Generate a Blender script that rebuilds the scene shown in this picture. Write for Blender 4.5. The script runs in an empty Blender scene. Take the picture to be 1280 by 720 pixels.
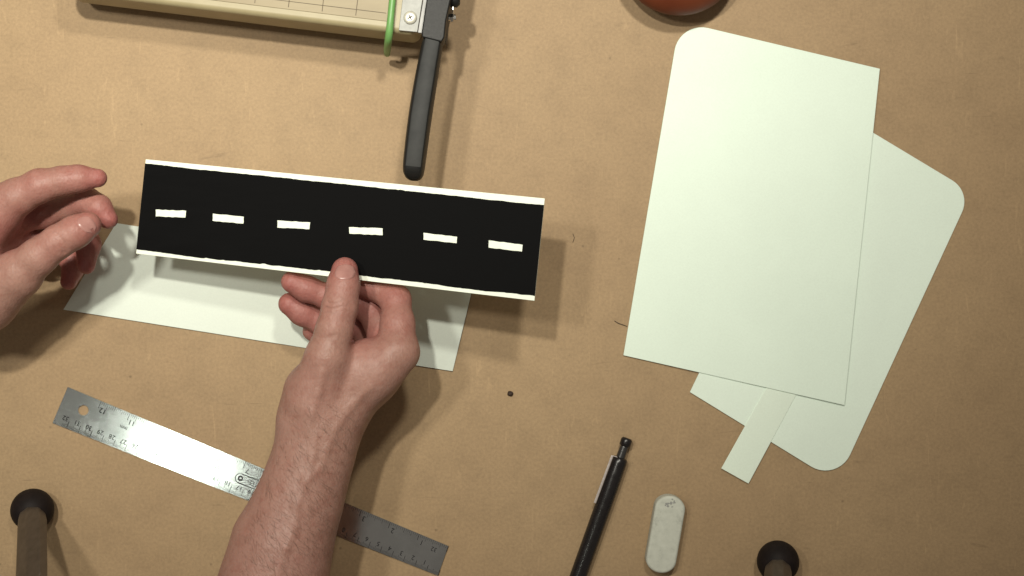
import bpy, bmesh, math, random
import numpy as np
from mathutils import Vector
from mathutils.bvhtree import BVHTree

random.seed(7)
SC = bpy.context.scene
COL = SC.collection
H = 1.0                 # camera height over the table, metres
S = 0.000637            # metres per photograph pixel on the table

# ------------------------------------------------------------------ camera, world, lamps
cd = bpy.data.cameras.new('camera')
cam = bpy.data.objects.new('camera', cd)
COL.objects.link(cam)
cam.location = (0, 0, H)
cd.sensor_width = 36.0
cd.lens = 36.0 * H / (1280 * S)
cd.clip_start = 0.01
cd.clip_end = 50
SC.camera = cam

wd = bpy.data.worlds.new('World')
SC.world = wd
wd.use_nodes = True
wd.node_tree.nodes['Background'].inputs[0].default_value = (1.0, 0.86, 0.72, 1)
wd.node_tree.nodes['Background'].inputs[1].default_value = 0.16

def lamp(name, loc, power, size, color, aim=(0, 0, 0)):
    l = bpy.data.lights.new(name, 'AREA')
    l.shape = 'DISK'
    l.size = size
    l.energy = power
    l.color = color
    l.spread = SPREAD
    o = bpy.data.objects.new(name, l)
    COL.objects.link(o)
    o.location = loc
    o.rotation_euler = (Vector(aim) - Vector(loc)).to_track_quat('-Z', 'Y').to_euler()
    return o

WARM = (1.0, 0.955, 0.83)
SPREAD = math.radians(80)
lamp('ceiling_lamp', (-0.21, 0.38, 1.25), 2.45, 0.05, WARM, (-0.34, 0.26, 0))
lamp('ceiling_lamp', (0.16, 0.60, 1.25), 2.3, 0.10, WARM, (0.13, 0.42, 0))
lamp('ceiling_lamp', (-0.50, 0.25, 1.25), 1.20, 0.10, WARM, (-0.40, 0.12, 0))
lamp('desk_lamp', (-0.70, -0.355, 1.65), 0.16, 0.12, (0.95, 1.0, 0.84), (-0.2, -0.05, 0))

SC.view_settings.view_transform = 'Standard'
SC.view_settings.look = 'None'
SC.view_settings.exposure = 0.0
SC.view_settings.gamma = 1.0

# ------------------------------------------------------------------ helpers
def W(u, v, z=0.0):
    """photo pixel (1280 wide) at height z -> point in the room"""
    k = S * (H - z) / H
    return Vector(((u - 640) * k, -(v - 360) * k, z))

def mat(name, rgb, rough=0.6, metal=0.0, spec=0.5):
    m = bpy.data.materials.new(name)
    m.use_nodes = True
    b = m.node_tree.nodes['Principled BSDF']
    b.inputs['Base Color'].default_value = (*rgb, 1)
    b.inputs['Roughness'].default_value = rough
    b.inputs['Metallic'].default_value = metal
    b.inputs['Specular IOR Level'].default_value = spec
    return m

class NT:
    def __init__(self, m):
        self.t = m.node_tree
        self.b = self.t.nodes['Principled BSDF']
        self.co = self.n('ShaderNodeTexCoord').outputs['Object']
    def n(self, typ, **kw):
        x = self.t.nodes.new(typ)
        for k, v in kw.items():
            setattr(x, k, v)
        return x
    def l(self, a, b):
        self.t.links.new(a, b)
    def mapping(self, scale=(1, 1, 1), rot=(0, 0, 0), src=None):
        x = self.n('ShaderNodeMapping')
        x.inputs['Scale'].default_value = scale
        x.inputs['Rotation'].default_value = rot
        self.l(src or self.co, x.inputs['Vector'])
        return x.outputs[0]
    def noise(self, scale, detail=4, rough=0.6, vec=None, dist=0.0):
        x = self.n('ShaderNodeTexNoise')
        x.inputs['Scale'].default_value = scale
        x.inputs['Detail'].default_value = detail
        x.inputs['Roughness'].default_value = rough
        x.inputs['Distortion'].default_value = dist
        self.l(vec or self.co, x.inputs['Vector'])
        return x.outputs['Fac']
    def ramp(self, fac, stops):
        x = self.n('ShaderNodeValToRGB')
        r = x.color_ramp
        while len(r.elements) > len(stops):
            r.elements.remove(r.elements[-1])
        while len(r.elements) < len(stops):
            r.elements.new(0.5)
        for e, (p, c) in zip(r.elements, stops):
            e.position = p
            e.color = (*c, 1) if len(c) == 3 else c
        self.l(fac, x.inputs[0])
        return x.outputs[0]
    def mix(self, fac, a, b, mode='MIX'):
        x = self.n('ShaderNodeMix', data_type='RGBA', blend_type=mode)
        for sock, val in ((x.inputs[0], fac), (x.inputs[6], a), (x.inputs[7], b)):
            if isinstance(val, (int, float)):
                sock.default_value = val
            elif isinstance(val, tuple):
                sock.default_value = (*val, 1)
            else:
                self.l(val, sock)
        return x.outputs[2]
    def bump(self, h, strength=0.3, dist=0.001, prev=None):
        x = self.n('ShaderNodeBump')
        x.inputs['Strength'].default_value = strength
        x.inputs['Distance'].default_value = dist
        self.l(h, x.inputs['Height'])
        if prev is not None:
            self.l(prev, x.inputs['Normal'])
        return x.outputs[0]

def g(x):
    return (x, x, x)

# ------------------------------------------------------------------ materials
# brown kraft paper
M_kraft = mat('kraft_paper', (0.26, 0.18, 0.10), 0.62, 0, 0.35)
n = NT(M_kraft)
big = n.noise(5, 3, 0.55)
mid = n.noise(42, 4, 0.65)
fine = n.noise(420, 3, 0.7)
c = n.ramp(big, [(0.3, (0.332, 0.227, 0.126)), (0.7, (0.364, 0.254, 0.142))])
c = n.mix(0.55, c, n.ramp(mid, [(0.28, g(0.84)), (0.5, g(1.0)), (0.75, g(1.09))]), 'MULTIPLY')
c = n.mix(0.6, c, n.ramp(fine, [(0.28, g(0.78)), (0.5, g(1.0)), (0.72, g(1.2))]), 'MULTIPLY')
fib = n.noise(160, 2, 0.5, n.mapping((1, 0.16, 1), (0, 0, 0.4)), 1.5)
c = n.mix(0.5, c, n.ramp(fib, [(0.66, g(1.0)), (0.78, g(1.3))]), 'MULTIPLY')
fib2 = n.noise(120, 2, 0.5, n.mapping((0.2, 1.1, 1), (0, 0, -0.5)), 1.0)
c = n.mix(0.5, c, n.ramp(fib2, [(0.20, g(0.55)), (0.30, g(1.0))]), 'MULTIPLY')
vor = n.n('ShaderNodeTexVoronoi')
vor.inputs['Scale'].default_value = 34
vor.inputs['Randomness'].default_value = 1.0
n.l(n.co, vor.inputs['Vector'])
c = n.mix(1.0, c, n.ramp(vor.outputs['Distance'], [(0.0, g(0.62)), (0.028, g(0.75)), (0.05, g(1.0))]), 'MULTIPLY')
n.l(c, n.b.inputs['Base Color'])
bm_ = n.bump(n.noise(2.6, 3, 0.5, None, 0.6), 0.35, 0.012)
bm_ = n.bump(mid, 0.05, 0.0012, bm_)
n.l(n.bump(fine, 0.14, 0.0004, bm_), n.b.inputs['Normal'])

def white_card(name, rgb, seed):
    m = mat(name, rgb, 0.5, 0, 0.4)
    n = NT(m)
    v = n.mapping((1, 1, 1), (seed, seed * 2, seed))
    a = n.noise(9, 4, 0.6, v)
    b = n.noise(700, 2, 0.6, v)
    c = n.mix(1.0, rgb, n.ramp(a, [(0.25, g(0.95)), (0.7, g(1.02))]), 'MULTIPLY')
    c = n.mix(0.5, c, n.ramp(b, [(0.3, g(0.94)), (0.7, g(1.03))]), 'MULTIPLY')
    scuff = n.noise(26, 6, 0.75, n.mapping((1, 0.3, 1), (0, 0, 0.35 + seed)), 2.0)
    c = n.mix(0.5, c, n.ramp(scuff, [(0.24, g(0.82)), (0.33, g(1.0))]), 'MULTIPLY')
    n.l(c, n.b.inputs['Base Color'])
    n.l(n.bump(b, 0.12, 0.0002, n.bump(a, 0.12, 0.002)), n.b.inputs['Normal'])
    return m

M_card = white_card('white_card', (0.755, 0.88, 0.775), 0.3)
M_card2 = white_card('white_card_rounded', (0.765, 0.885, 0.785), 1.1)
M_strip = white_card('white_card_offcut', (0.75, 0.86, 0.75), 2.3)
M_sheet = white_card('white_card_backing', (0.69, 0.76, 0.69), 3.7)
M_board = white_card('road_card_white', (0.83, 0.885, 0.77), 4.9)
M_dash = mat('white_marker_paint', (0.83, 0.895, 0.76), 0.5)
n = NT(M_dash)
n.l(n.mix(0.8, (0.83, 0.895, 0.76), n.ramp(n.noise(220, 3, 0.6), [(0.3, g(0.9)), (0.7, g(1.03))]), 'MULTIPLY'), n.b.inputs['Base Color'])

M_black = mat('black_road_paint', (0.005, 0.005, 0.0048), 0.62, 0, 0.05)
n = NT(M_black)
st = n.noise(60, 4, 0.65, n.mapping((0.5, 3, 1), (0, 0, -0.09)))
n.l(n.ramp(st, [(0.3, (0.0028, 0.0028, 0.0030)), (0.7, (0.0045, 0.0045, 0.0047))]), n.b.inputs['Base Color'])
n.l(n.ramp(st, [(0.3, g(0.62)), (0.7, g(0.72))]), n.b.inputs['Roughness'])
n.l(n.bump(n.noise(900, 2), 0.2, 0.0002), n.b.inputs['Normal'])

# brushed steel of the ruler (long axis runs about -22 degrees in the table plane)
RA = math.atan2(-(700 - 506), (555 - 75))
M_steel = mat('brushed_steel', (0.56, 0.56, 0.54), 0.3, 1.0)
n = NT(M_steel)
v = n.mapping((1, 1, 1), (0, 0, -RA))
brush = n.noise(120, 4, 0.7, n.mapping((0.25, 8, 1), (0, 0, 0), v))
blot = n.noise(40, 4, 0.6)
n.l(n.ramp(blot, [(0.3, (0.56, 0.60, 0.615)), (0.7, (0.66, 0.70, 0.715))]), n.b.inputs['Base Color'])
n.l(n.ramp(n.mix(0.5, brush, blot), [(0.3, g(0.12)), (0.7, g(0.18))]), n.b.inputs['Roughness'])
n.l(n.bump(brush, 0.08, 0.0002), n.b.inputs['Normal'])
M_etch = mat('etched_black_ink', (0.016, 0.016, 0.018), 0.7, 0, 0.1)
M_etch_grey = mat('etched_grey_ink', (0.02, 0.02, 0.02), 0.7, 0, 0.1)
M_chrome = mat('polished_steel', (0.75, 0.74, 0.70), 0.18, 1.0)
n = NT(M_chrome)
n.l(n.ramp(n.noise(300, 3), [(0.3, g(0.14)), (0.7, g(0.28))]), n.b.inputs['Roughness'])
M_alu = mat('dull_aluminium', (0.35, 0.35, 0.33), 0.6, 0.35)
n = NT(M_alu)
n.l(n.ramp(n.noise(180, 4, 0.7), [(0.3, (0.30, 0.305, 0.29)), (0.7, (0.38, 0.385, 0.365))]), n.b.inputs['Base Color'])

M_blade = mat('grey_blade_steel', (0.22, 0.22, 0.215), 0.5, 0.5)
n = NT(M_blade)
n.l(n.ramp(n.noise(90, 3), [(0.3, (0.18, 0.18, 0.175)), (0.7, (0.25, 0.25, 0.245))]), n.b.inputs['Base Color'])
M_screw = mat('nickel_screw', (0.62, 0.60, 0.50), 0.4, 0.3)
n = NT(M_screw)
n.l(n.ramp(n.noise(300, 3), [(0.3, (0.52, 0.50, 0.42)), (0.7, (0.68, 0.66, 0.56))]), n.b.inputs['Base Color'])
M_clip = mat('bright_clip_metal', (0.72, 0.66, 0.62), 0.35, 0.45)
n = NT(M_clip)
n.l(n.ramp(n.noise(300, 3), [(0.3, (0.50, 0.45, 0.43)), (0.7, (0.64, 0.58, 0.56))]), n.b.inputs['Base Color'])
# trimmer
M_cream = mat('cream_enamel', (0.50, 0.42, 0.24), 0.45)
n = NT(M_cream)
c = n.ramp(n.noise(30, 4, 0.6), [(0.3, (0.30, 0.255, 0.14)), (0.7, (0.37, 0.315, 0.185))])
c = n.mix(0.6, c, n.ramp(n.noise(120, 5, 0.7, n.mapping((0.4, 3, 1))), [(0.25, g(0.8)), (0.45, g(1.0))]), 'MULTIPLY')
n.l(c, n.b.inputs['Base Color'])
M_top = mat('cream_board_top', (0.58, 0.47, 0.27), 0.5)
n = NT(M_top)
c = n.ramp(n.noise(16, 4, 0.6, n.mapping((1, 5, 1))), [(0.3, (0.27, 0.215, 0.120)), (0.7, (0.32, 0.26, 0.15))])
n.l(c, n.b.inputs['Base Color'])
M_line = mat('printed_line', (0.12, 0.092, 0.055), 0.7)
M_arm = mat('black_plastic', (0.010, 0.010, 0.010), 0.5, 0, 0.3)
n = NT(M_arm)
n.l(n.ramp(n.noise(900, 3, 0.6), [(0.3, g(0.46)), (0.7, g(0.54))]), n.b.inputs['Roughness'])
n.l(n.bump(n.noise(1500, 2), 0.06, 0.0002), n.b.inputs['Normal'])
M_grip = mat('charcoal_plastic', (0.045, 0.046, 0.046), 0.6, 0, 0.3)
n = NT(M_grip)
n.l(n.ramp(n.noise(90, 4, 0.6), [(0.3, (0.024, 0.025, 0.025)), (0.7, (0.038, 0.039, 0.038))]), n.b.inputs['Base Color'])
n.l(n.bump(n.noise(1500, 2), 0.15, 0.0002), n.b.inputs['Normal'])
M_green = mat('green_plastic', (0.13, 0.36, 0.07), 0.4)
n = NT(M_green)
n.l(n.ramp(n.noise(70, 3), [(0.3, (0.13, 0.31, 0.085)), (0.7, (0.16, 0.36, 0.11))]), n.b.inputs['Base Color'])

# skin
def skin_material(name, mult):
    m = mat(name, (0.45, 0.26, 0.19), 0.5, 0, 0.4)
    n = NT(m)
    at = n.n('ShaderNodeAttribute', attribute_name='flush')
    base = n.ramp(n.noise(38, 5, 0.65), [(0.28, tuple(mult * q for q in (0.335, 0.186, 0.146))), (0.5, tuple(mult * q for q in (0.392, 0.222, 0.176))), (0.75, tuple(mult * q for q in (0.435, 0.252, 0.206)))])
    red = n.ramp(n.noise(70, 4, 0.6), [(0.3, tuple(mult * q for q in (0.37, 0.105, 0.098))), (0.7, tuple(mult * q for q in (0.42, 0.150, 0.135)))])
    c = n.mix(at.outputs['Fac'], base, red)
    sp = n.noise(330, 3, 0.6)
    c = n.mix(0.7, c, n.ramp(sp, [(0.3, (0.86, 0.80, 0.78)), (0.5, g(1.0)), (0.75, (1.06, 1.05, 1.04))]), 'MULTIPLY')
    blot = n.noise(120, 3, 0.6)
    c = n.mix(0.6, c, n.ramp(blot, [(0.32, (0.90, 0.78, 0.76)), (0.5, g(1.0))]), 'MULTIPLY')
    n.l(c, n.b.inputs['Base Color'])
    n.b.inputs['Subsurface Weight'].default_value = 0.12
    n.b.inputs['Subsurface Radius'].default_value = (1.0, 0.35, 0.2)
    n.b.inputs['Subsurface Scale'].default_value = 0.004
    wr = n.n('ShaderNodeTexVoronoi')
    wr.inputs['Scale'].default_value = 620
    n.l(n.mapping((1, 0.6, 1)), wr.inputs['Vector'])
    b1 = n.bump(n.noise(75, 6, 0.75), 0.38, 0.0018)
    b2 = n.bump(wr.outputs['Distance'], 0.3, 0.0005, b1)
    n.l(b2, n.b.inputs['Normal'])
    n.l(n.ramp(n.noise(200, 3), [(0.3, g(0.42)), (0.7, g(0.58))]), n.b.inputs['Roughness'])
    return m
M_skin = skin_material('skin', 0.86)
M_nail = mat('fingernail', (0.47, 0.26, 0.215), 0.28, 0, 0.5)
n = NT(M_nail)
n.l(n.ramp(n.noise(160, 3), [(0.3, (0.34, 0.165, 0.145)), (0.7, (0.41, 0.215, 0.19))]), n.b.inputs['Base Color'])

M_pen = mat('black_pencil_plastic', (0.011, 0.0095, 0.010), 0.25)
n = NT(M_pen)
n.l(n.ramp(n.noise(250, 3), [(0.3, g(0.2)), (0.7, g(0.34))]), n.b.inputs['Roughness'])
M_smoke = mat('grey_pencil_metal', (0.10, 0.10, 0.10), 0.3, 0.8)
M_eraser = mat('worn_white_rubber', (0.55, 0.57, 0.50), 0.8, 0, 0.25)
n = NT(M_eraser)
c = n.ramp(n.noise(150, 5, 0.7), [(0.28, (0.42, 0.435, 0.39)), (0.42, (0.50, 0.52, 0.455)), (0.7, (0.57, 0.59, 0.52))])
c = n.mix(0.8, c, n.ramp(n.noise(70, 5, 0.7, n.mapping((1.5, 0.7, 1))), [(0.28, g(0.72)), (0.38, g(1.0))]), 'MULTIPLY')
n.l(c, n.b.inputs['Base Color'])
n.l(n.bump(n.noise(400, 4, 0.7), 0.4, 0.0005), n.b.inputs['Normal'])
M_smudge = mat('graphite_smudge', (0.28, 0.285, 0.27), 0.8)
M_rubber = mat('black_rubber', (0.008, 0.005, 0.005), 0.6, 0, 0.15)
n = NT(M_rubber)
n.l(n.ramp(n.noise(120, 4), [(0.3, (0.008, 0.006, 0.006)), (0.7, (0.016, 0.011, 0.010))]), n.b.inputs['Base Color'])
M_leg = mat('bronze_tripod_metal', (0.085, 0.066, 0.05), 0.42, 0.35)
n = NT(M_leg)
n.l(n.ramp(n.noise(60, 3, 0.6, n.mapping((4, 4, 0.4))), [(0.3, (0.070, 0.054, 0.040)), (0.7, (0.105, 0.082, 0.062))]), n.b.inputs['Base Color'])
M_ball = mat('dark_red_lacquer', (0.04, 0.010, 0.006), 0.5, 0, 0.2)
n = NT(M_ball)
n.l(n.ramp(n.noise(30, 4, 0.6), [(0.3, (0.115, 0.026, 0.010)), (0.7, (0.155, 0.040, 0.016))]), n.b.inputs['Base Color'])
M_speck = mat('dark_crumb', (0.03, 0.015, 0.008), 0.7)
M_armhair = mat('brown_arm_hair', (0.12, 0.07, 0.045), 0.5)
M_hair = mat('dark_fibre', (0.06, 0.045, 0.03), 0.7)

# ------------------------------------------------------------------ object builders
def tag(o, label=None, cat=None, group=None, kind=None):
    if label: o['label'] = label
    if cat: o['category'] = cat
    if group: o['group'] = group
    if kind: o['kind'] = kind
    return o

def empty(name, loc, label, cat, group=None):
    o = bpy.data.objects.new(name, None)
    o.empty_display_size = 0.02
    COL.objects.link(o)
    o.location = loc
    return tag(o, label, cat, group)

ORIGIN = {}
def origin_of(o):
    return ORIGIN.get(o.name, Vector((0, 0, 0)))

def put(name, verts, faces, m, parent=None, loc=None, smooth=False, bevel=0.0, segs=2, auto=None):
    """verts in room coordinates; one mesh object whose own origin is loc (or its parent's origin)"""
    if parent is not None:
        org = origin_of(parent)
    else:
        org = Vector(loc) if loc is not None else Vector((0, 0, 0))
    me = bpy.data.meshes.new(name)
    me.from_pydata([tuple(Vector(p) - org) for p in verts], [], faces)
    bm = bmesh.new()
    bm.from_mesh(me)
    bmesh.ops.recalc_face_normals(bm, faces=bm.faces)
    bm.to_mesh(me)
    bm.free()
    me.materials.append(m)
    o = bpy.data.objects.new(name, me)
    COL.objects.link(o)
    if parent is not None:
        o.parent = parent
    else:
        o.location = org
    ORIGIN[o.name] = org
    if bevel > 0:
        b = o.modifiers.new('bevel', 'BEVEL')
        b.width = bevel
        b.segments = segs
        b.limit_method = 'ANGLE'
        b.angle_limit = math.radians(35)
    if smooth:
        me.polygons.foreach_set('use_smooth', [True] * len(me.polygons))
    if auto or bevel > 0:
        me.polygons.foreach_set('use_smooth', [True] * len(me.polygons))
        w = o.modifiers.new('normals', 'WEIGHTED_NORMAL') if bevel > 0 else None
        if w: w.keep_sharp = True
    return o

def root(name, loc, label, cat, group=None):
    o = empty(name, loc, label, cat, group)
    ORIGIN[o.name] = Vector(loc)
    return o

def prism(bottom, top):
    """closed solid between two matching loops of 3-D points"""
    k = len(bottom)
    vs = [tuple(p) for p in bottom] + [tuple(p) for p in top]
    fs = [list(range(k))[::-1], list(range(k, 2 * k))]
    for i in range(k):
        j = (i + 1) % k
        fs.append([i, j, k + j, k + i])
    return vs, fs

def join(parts):
    vs, fs = [], []
    for v, f in parts:
        o = len(vs)
        vs += list(v)
        fs += [[i + o for i in q] for q in f]
    return vs, fs

def rounded(poly, radii, seg=10):
    """2-D polygon with per-corner fillet radius (pixels)"""
    out = []
    k = len(poly)
    for i, (p, r) in enumerate(zip(poly, radii)):
        p = Vector(p)
        if r <= 0:
            out.append((p.x, p.y))
            continue
        a = (Vector(poly[i - 1]) - p).normalized()
        b = (Vector(poly[(i + 1) % k]) - p).normalized()
        half = math.acos(max(-1, min(1, a.dot(b)))) / 2
        t = r / math.tan(half)
        ctr = p + (a + b).normalized() * (r / math.sin(half))
        s, e = p + a * t - ctr, p + b * t - ctr
        a0 = math.atan2(s.y, s.x)
        da = math.atan2(e.y, e.x) - a0
        while da > math.pi: da -= 2 * math.pi
        while da < -math.pi: da += 2 * math.pi
        for q in range(seg + 1):
            an = a0 + da * q / seg
            out.append((ctr.x + r * math.cos(an), ctr.y + r * math.sin(an)))
    return out

def tube(path, radii, seg=16, flat=1.0, up=(0, 0, 1), cap=True):
    path = [Vector(p) for p in path]
    if not hasattr(radii, '__len__'):
        radii = [radii] * len(path)
    vs, fs = [], []
    for i, p in enumerate(path):
        d = (path[min(i + 1, len(path) - 1)] - path[max(i - 1, 0)]).normalized()
        s = d.cross(Vector(up))
        if s.length < 1e-5:
            s = d.cross(Vector((0, 1, 0)))
        s.normalize()
        t = s.cross(d).normalized()
        for k in range(seg):
            a = 2 * math.pi * (k + 0.5) / seg
            vs.append(p + s * math.cos(a) * radii[i] + t * math.sin(a) * radii[i] * flat)
    for i in range(len(path) - 1):
        for k in range(seg):
            j = (k + 1) % seg
            fs.append([i * seg + k, i * seg + j, (i + 1) * seg + j, (i + 1) * seg + k])
    if cap:
        fs.append(list(range(seg))[::-1])
        fs.append(list(range((len(path) - 1) * seg, len(path) * seg)))
    return vs, fs

def box_between(a, b, c, d, z0, z1):
    """prism over four plan points"""
    q = [a, b, c, d]
    return prism([Vector((p[0], p[1], z0)) for p in q], [Vector((p[0], p[1], z1)) for p in q])

def sphere(c, r, seg=32, rings=20, sz=1.0):
    vs, fs = [], []
    c = Vector(c)
    vs.append(c + Vector((0, 0, r * sz)))
    for i in range(1, rings):
        t = math.pi * i / rings
        for k in range(seg):
            a = 2 * math.pi * k / seg
            vs.append(c + Vector((r * math.sin(t) * math.cos(a), r * math.sin(t) * math.sin(a), r * sz * math.cos(t))))
    vs.append(c - Vector((0, 0, r * sz)))
    for k in range(seg):
        fs.append([0, 1 + k, 1 + (k + 1) % seg])
    for i in range(rings - 2):
        for k in range(seg):
            a, b = 1 + i * seg + k, 1 + i * seg + (k + 1) % seg
            fs.append([a, a + seg, b + seg, b])
    last = len(vs) - 1
    o = 1 + (rings - 2) * seg
    for k in range(seg):
        fs.append([o + k, last, o + (k + 1) % seg])
    return vs, fs

def text_mesh(s, height, center, angle, z, mirror=False):
    """flat lettering; returns verts, faces lying at height z"""
    cu = bpy.data.curves.new('lettering', 'FONT')
    cu.body = s
    cu.size = 1.0
    cu.align_x = 'CENTER'
    cu.align_y = 'CENTER'
    cu.resolution_u = 3
    ob = bpy.data.objects.new('lettering', cu)
    COL.objects.link(ob)
    dg = bpy.context.evaluated_depsgraph_get()
    me = ob.evaluated_get(dg).to_mesh()
    ca, sa = math.cos(angle), math.sin(angle)
    k = height / 0.72
    vs = [(center[0] + k * (v.co.x * ca - v.co.y * sa), center[1] + k * (v.co.x * sa + v.co.y * ca), z) for v in me.vertices]
    fs = [list(p.vertices) for p in me.polygons]
    ob.evaluated_get(dg).to_mesh_clear()
    bpy.data.objects.remove(ob)
    bpy.data.curves.remove(cu)
    return vs, fs

# ------------------------------------------------------------------ the table under kraft paper
N = 40
vs, fs = [], []
for j in range(N + 1):
    for i in range(N + 1):
        vs.append((-1.1 + 2.2 * i / N, -0.9 + 1.8 * j / N, 0.0))
for j in range(N):
    for i in range(N):
        a = j * (N + 1) + i
        fs.append([a, a + 1, a + N + 2, a + N + 1])
tag(put('tabletop', vs, fs, M_kraft), kind='structure')

# ------------------------------------------------------------------ white sheet under the held strip
def flat_card(name, poly, z0, th, m, label, cat, group=None, zf=None):
    zf = zf or (lambda u, v: z0)
    bot = [W(u, v, 0) + Vector((0, 0, zf(u, v))) for u, v in poly]
    top = [p + Vector((0, 0, th)) for p in bot]
    c = sum((Vector(p) for p in bot), Vector()) / len(bot)
    c.z = min(p.z for p in bot)
    o = put(name, *prism(bot, top), m, None, c, bevel=0.00025, segs=1)
    return tag(o, label, cat, group)

flat_card('card_strip', [(146, 279), (594, 347), (566, 464), (80, 387)], 0.0006, 0.0012, M_sheet,
          'plain white card strip lying on the table beneath the hand held road strip', 'card')

# ------------------------------------------------------------------ the cards on the right
flat_card('rounded_card', rounded([(1034, 132), (1213.5, 240), (1046, 603), (862, 490)], [0, 31, 34, 0]), 0.0005, 0.0012, M_card2,
          'white card with two rounded right corners, slanting out from under the larger card', 'card', 'white cut cards stacked on the right')
flat_card('card_offcut', [(1020, 372), (1050, 390), (935, 604), (901, 585)], 0.0018, 0.0006, M_strip,
          'narrow white offcut strip poking out below the big white card', 'card', 'white cut cards stacked on the right')
flat_card('large_card', rounded([(849, 27), (1098, 87), (1054, 506), (779, 444)], [34, 0, 0, 0]), 0, 0.0012, M_card,
          'large white card on top of the stack with one rounded upper left corner', 'card', 'white cut cards stacked on the right',
          zf=lambda u, v: 0.0006 + 0.0020 * max(0.0, min(1.2, (u - 790 + (v - 300) * 0.25) / 200.0)))

# ------------------------------------------------------------------ the painted road strip held in the hand
ZL, ZR = 0.060, 0.098
def zb(u):
    return ZL + (ZR - ZL) * (u - 175) / 500.0
TLc, TRc, BRc, BLc = [W(*p, zb(p[0])) for p in ((182, 199), (681, 248), (668, 376), (170, 317))]
BN = (TRc - TLc).cross(BLc - TLc).normalized()
if BN.z < 0: BN = -BN
def bp(s, t, lift=0.0):
    """s along the strip, t from the top edge down"""
    return (TLc * (1 - s) + TRc * s) * (1 - t) + (BLc * (1 - s) + BRc * s) * t + BN * lift
def st_of(u, v):
    s, t = 0.5, 0.5
    for _ in range(25):
        def px(s, t):
            p = bp(s, t)
            k = S * (H - p.z)
            return np.array([640 + p.x / k, 360 - p.y / k])
        f = px(s, t) - np.array([u, v])
        J = np.array([(px(s + 1e-4, t) - px(s, t)) / 1e-4, (px(s, t + 1e-4) - px(s, t)) / 1e-4]).T
        d = np.linalg.solve(J, -f)
        s, t = s + d[0], t + d[1]
    return s, t
rb = bp(0.5, 0.5)
r_board = root('road_strip', rb, 'black painted card road strip with six white centre dashes, held up by the right hand', 'model road')
q = [(0, 0), (1, 0), (1, 1), (0, 1)]
put('card', *prism([bp(s, t, -0.0015) for s, t in q], [bp(s, t, 0) for s, t in q]), M_board, r_board, bevel=0.0002, segs=1)
rr = random.Random(3)
K = 160
def wob(base, amp, side):
    """hand-painted edge: slow drift, small jitter and a few nicks"""
    out = []
    x = 0
    for i in range(K + 1):
        x = x * 0.8 + rr.uniform(-1, 1) * amp * 0.5
        s = i / K
        out.append(base(s) + x + (rr.random() < 0.05) * rr.uniform(-1, 1) * amp * 1.2)
    return out
top = wob(lambda s: 0.046 + 0.020 * s, 0.0045, 0)
bot = wob(lambda s: 0.956 - 0.003 * s + 0.006 * math.sin(9 * s), 0.0055, 1)
vs, fs = [], []
for i in range(K + 1):
    s = i / K
    vs += [bp(s, top[i], 0.0003), bp(s, bot[i], 0.0003)]
for i in range(K):
    fs.append([2 * i, 2 * i + 1, 2 * i + 3, 2 * i + 2])
put('road_surface', vs, fs, M_black, r_board)
for quad in ([(195, 262), (233, 263.5), (232, 272), (195, 270.5)],
             [(266.5, 267), (305, 271), (304.5, 279.5), (266, 276)],
             [(347, 275.5), (388, 278), (387, 286.5), (347, 284.5)],
             [(436.5, 284), (478.5, 285.5), (478.5, 294), (437, 292)],
             [(529.5, 291), (571.5, 296), (571, 304), (529.5, 299.5)],
             [(611, 300.5), (653.5, 306), (652.5, 314.5), (611, 309.5)]):
    pts = []
    for i in range(4):
        a, b = Vector(quad[i]), Vector(quad[(i + 1) % 4])
        m_ = 9 if i % 2 == 0 else 3
        for k in range(m_):
            p = a.lerp(b, k / m_)
            if k: p += Vector((rr.uniform(-.3, .3), rr.uniform(-.35, .35)))
            pts.append(p)
    stl = [st_of(p.x, p.y) for p in pts]
    put('lane_dash', *prism([bp(s, t, 0.00035) for s, t in stl], [bp(s, t, 0.0006) for s, t in stl]), M_dash, r_board)

# ------------------------------------------------------------------ steel ruler
RP = [W(*p) for p in ((85.5, 483.5), (560.5, 682), (547.5, 719), (66.5, 528.5))]   # TL TR BR BL
ax = ((RP[1] + RP[2]) / 2 - (RP[0] + RP[3]) / 2)
RL = ax.length
ax.normalize()
def rp(d, t, z):
    """d metres from the left end, t 0 = upper edge .. 1 = lower edge"""
    s = d / RL
    p = (RP[0].lerp(RP[1], s)).lerp(RP[3].lerp(RP[2], s), t)
    return Vector((p.x, p.y, z))
r_rul = root('steel_ruler', rp(RL / 2, 0.5, 0.0), 'worn steel ruler with a hanging hole, lying slantwise beneath the right forearm', 'ruler')
ZT = 0.0016
bm = bmesh.new()
hole_c = rp(0.0187, 0.40, 0)
hr = 0.0041
outer = [rp(0, 0, 0), rp(RL, 0, 0), rp(RL, 1, 0), rp(0, 1, 0)]
def ring(zv):
    return [hole_c + Vector((hr * math.cos(2 * math.pi * k / 32), hr * math.sin(2 * math.pi * k / 32), zv)) for k in range(32)]
ov, of = [], []
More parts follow.
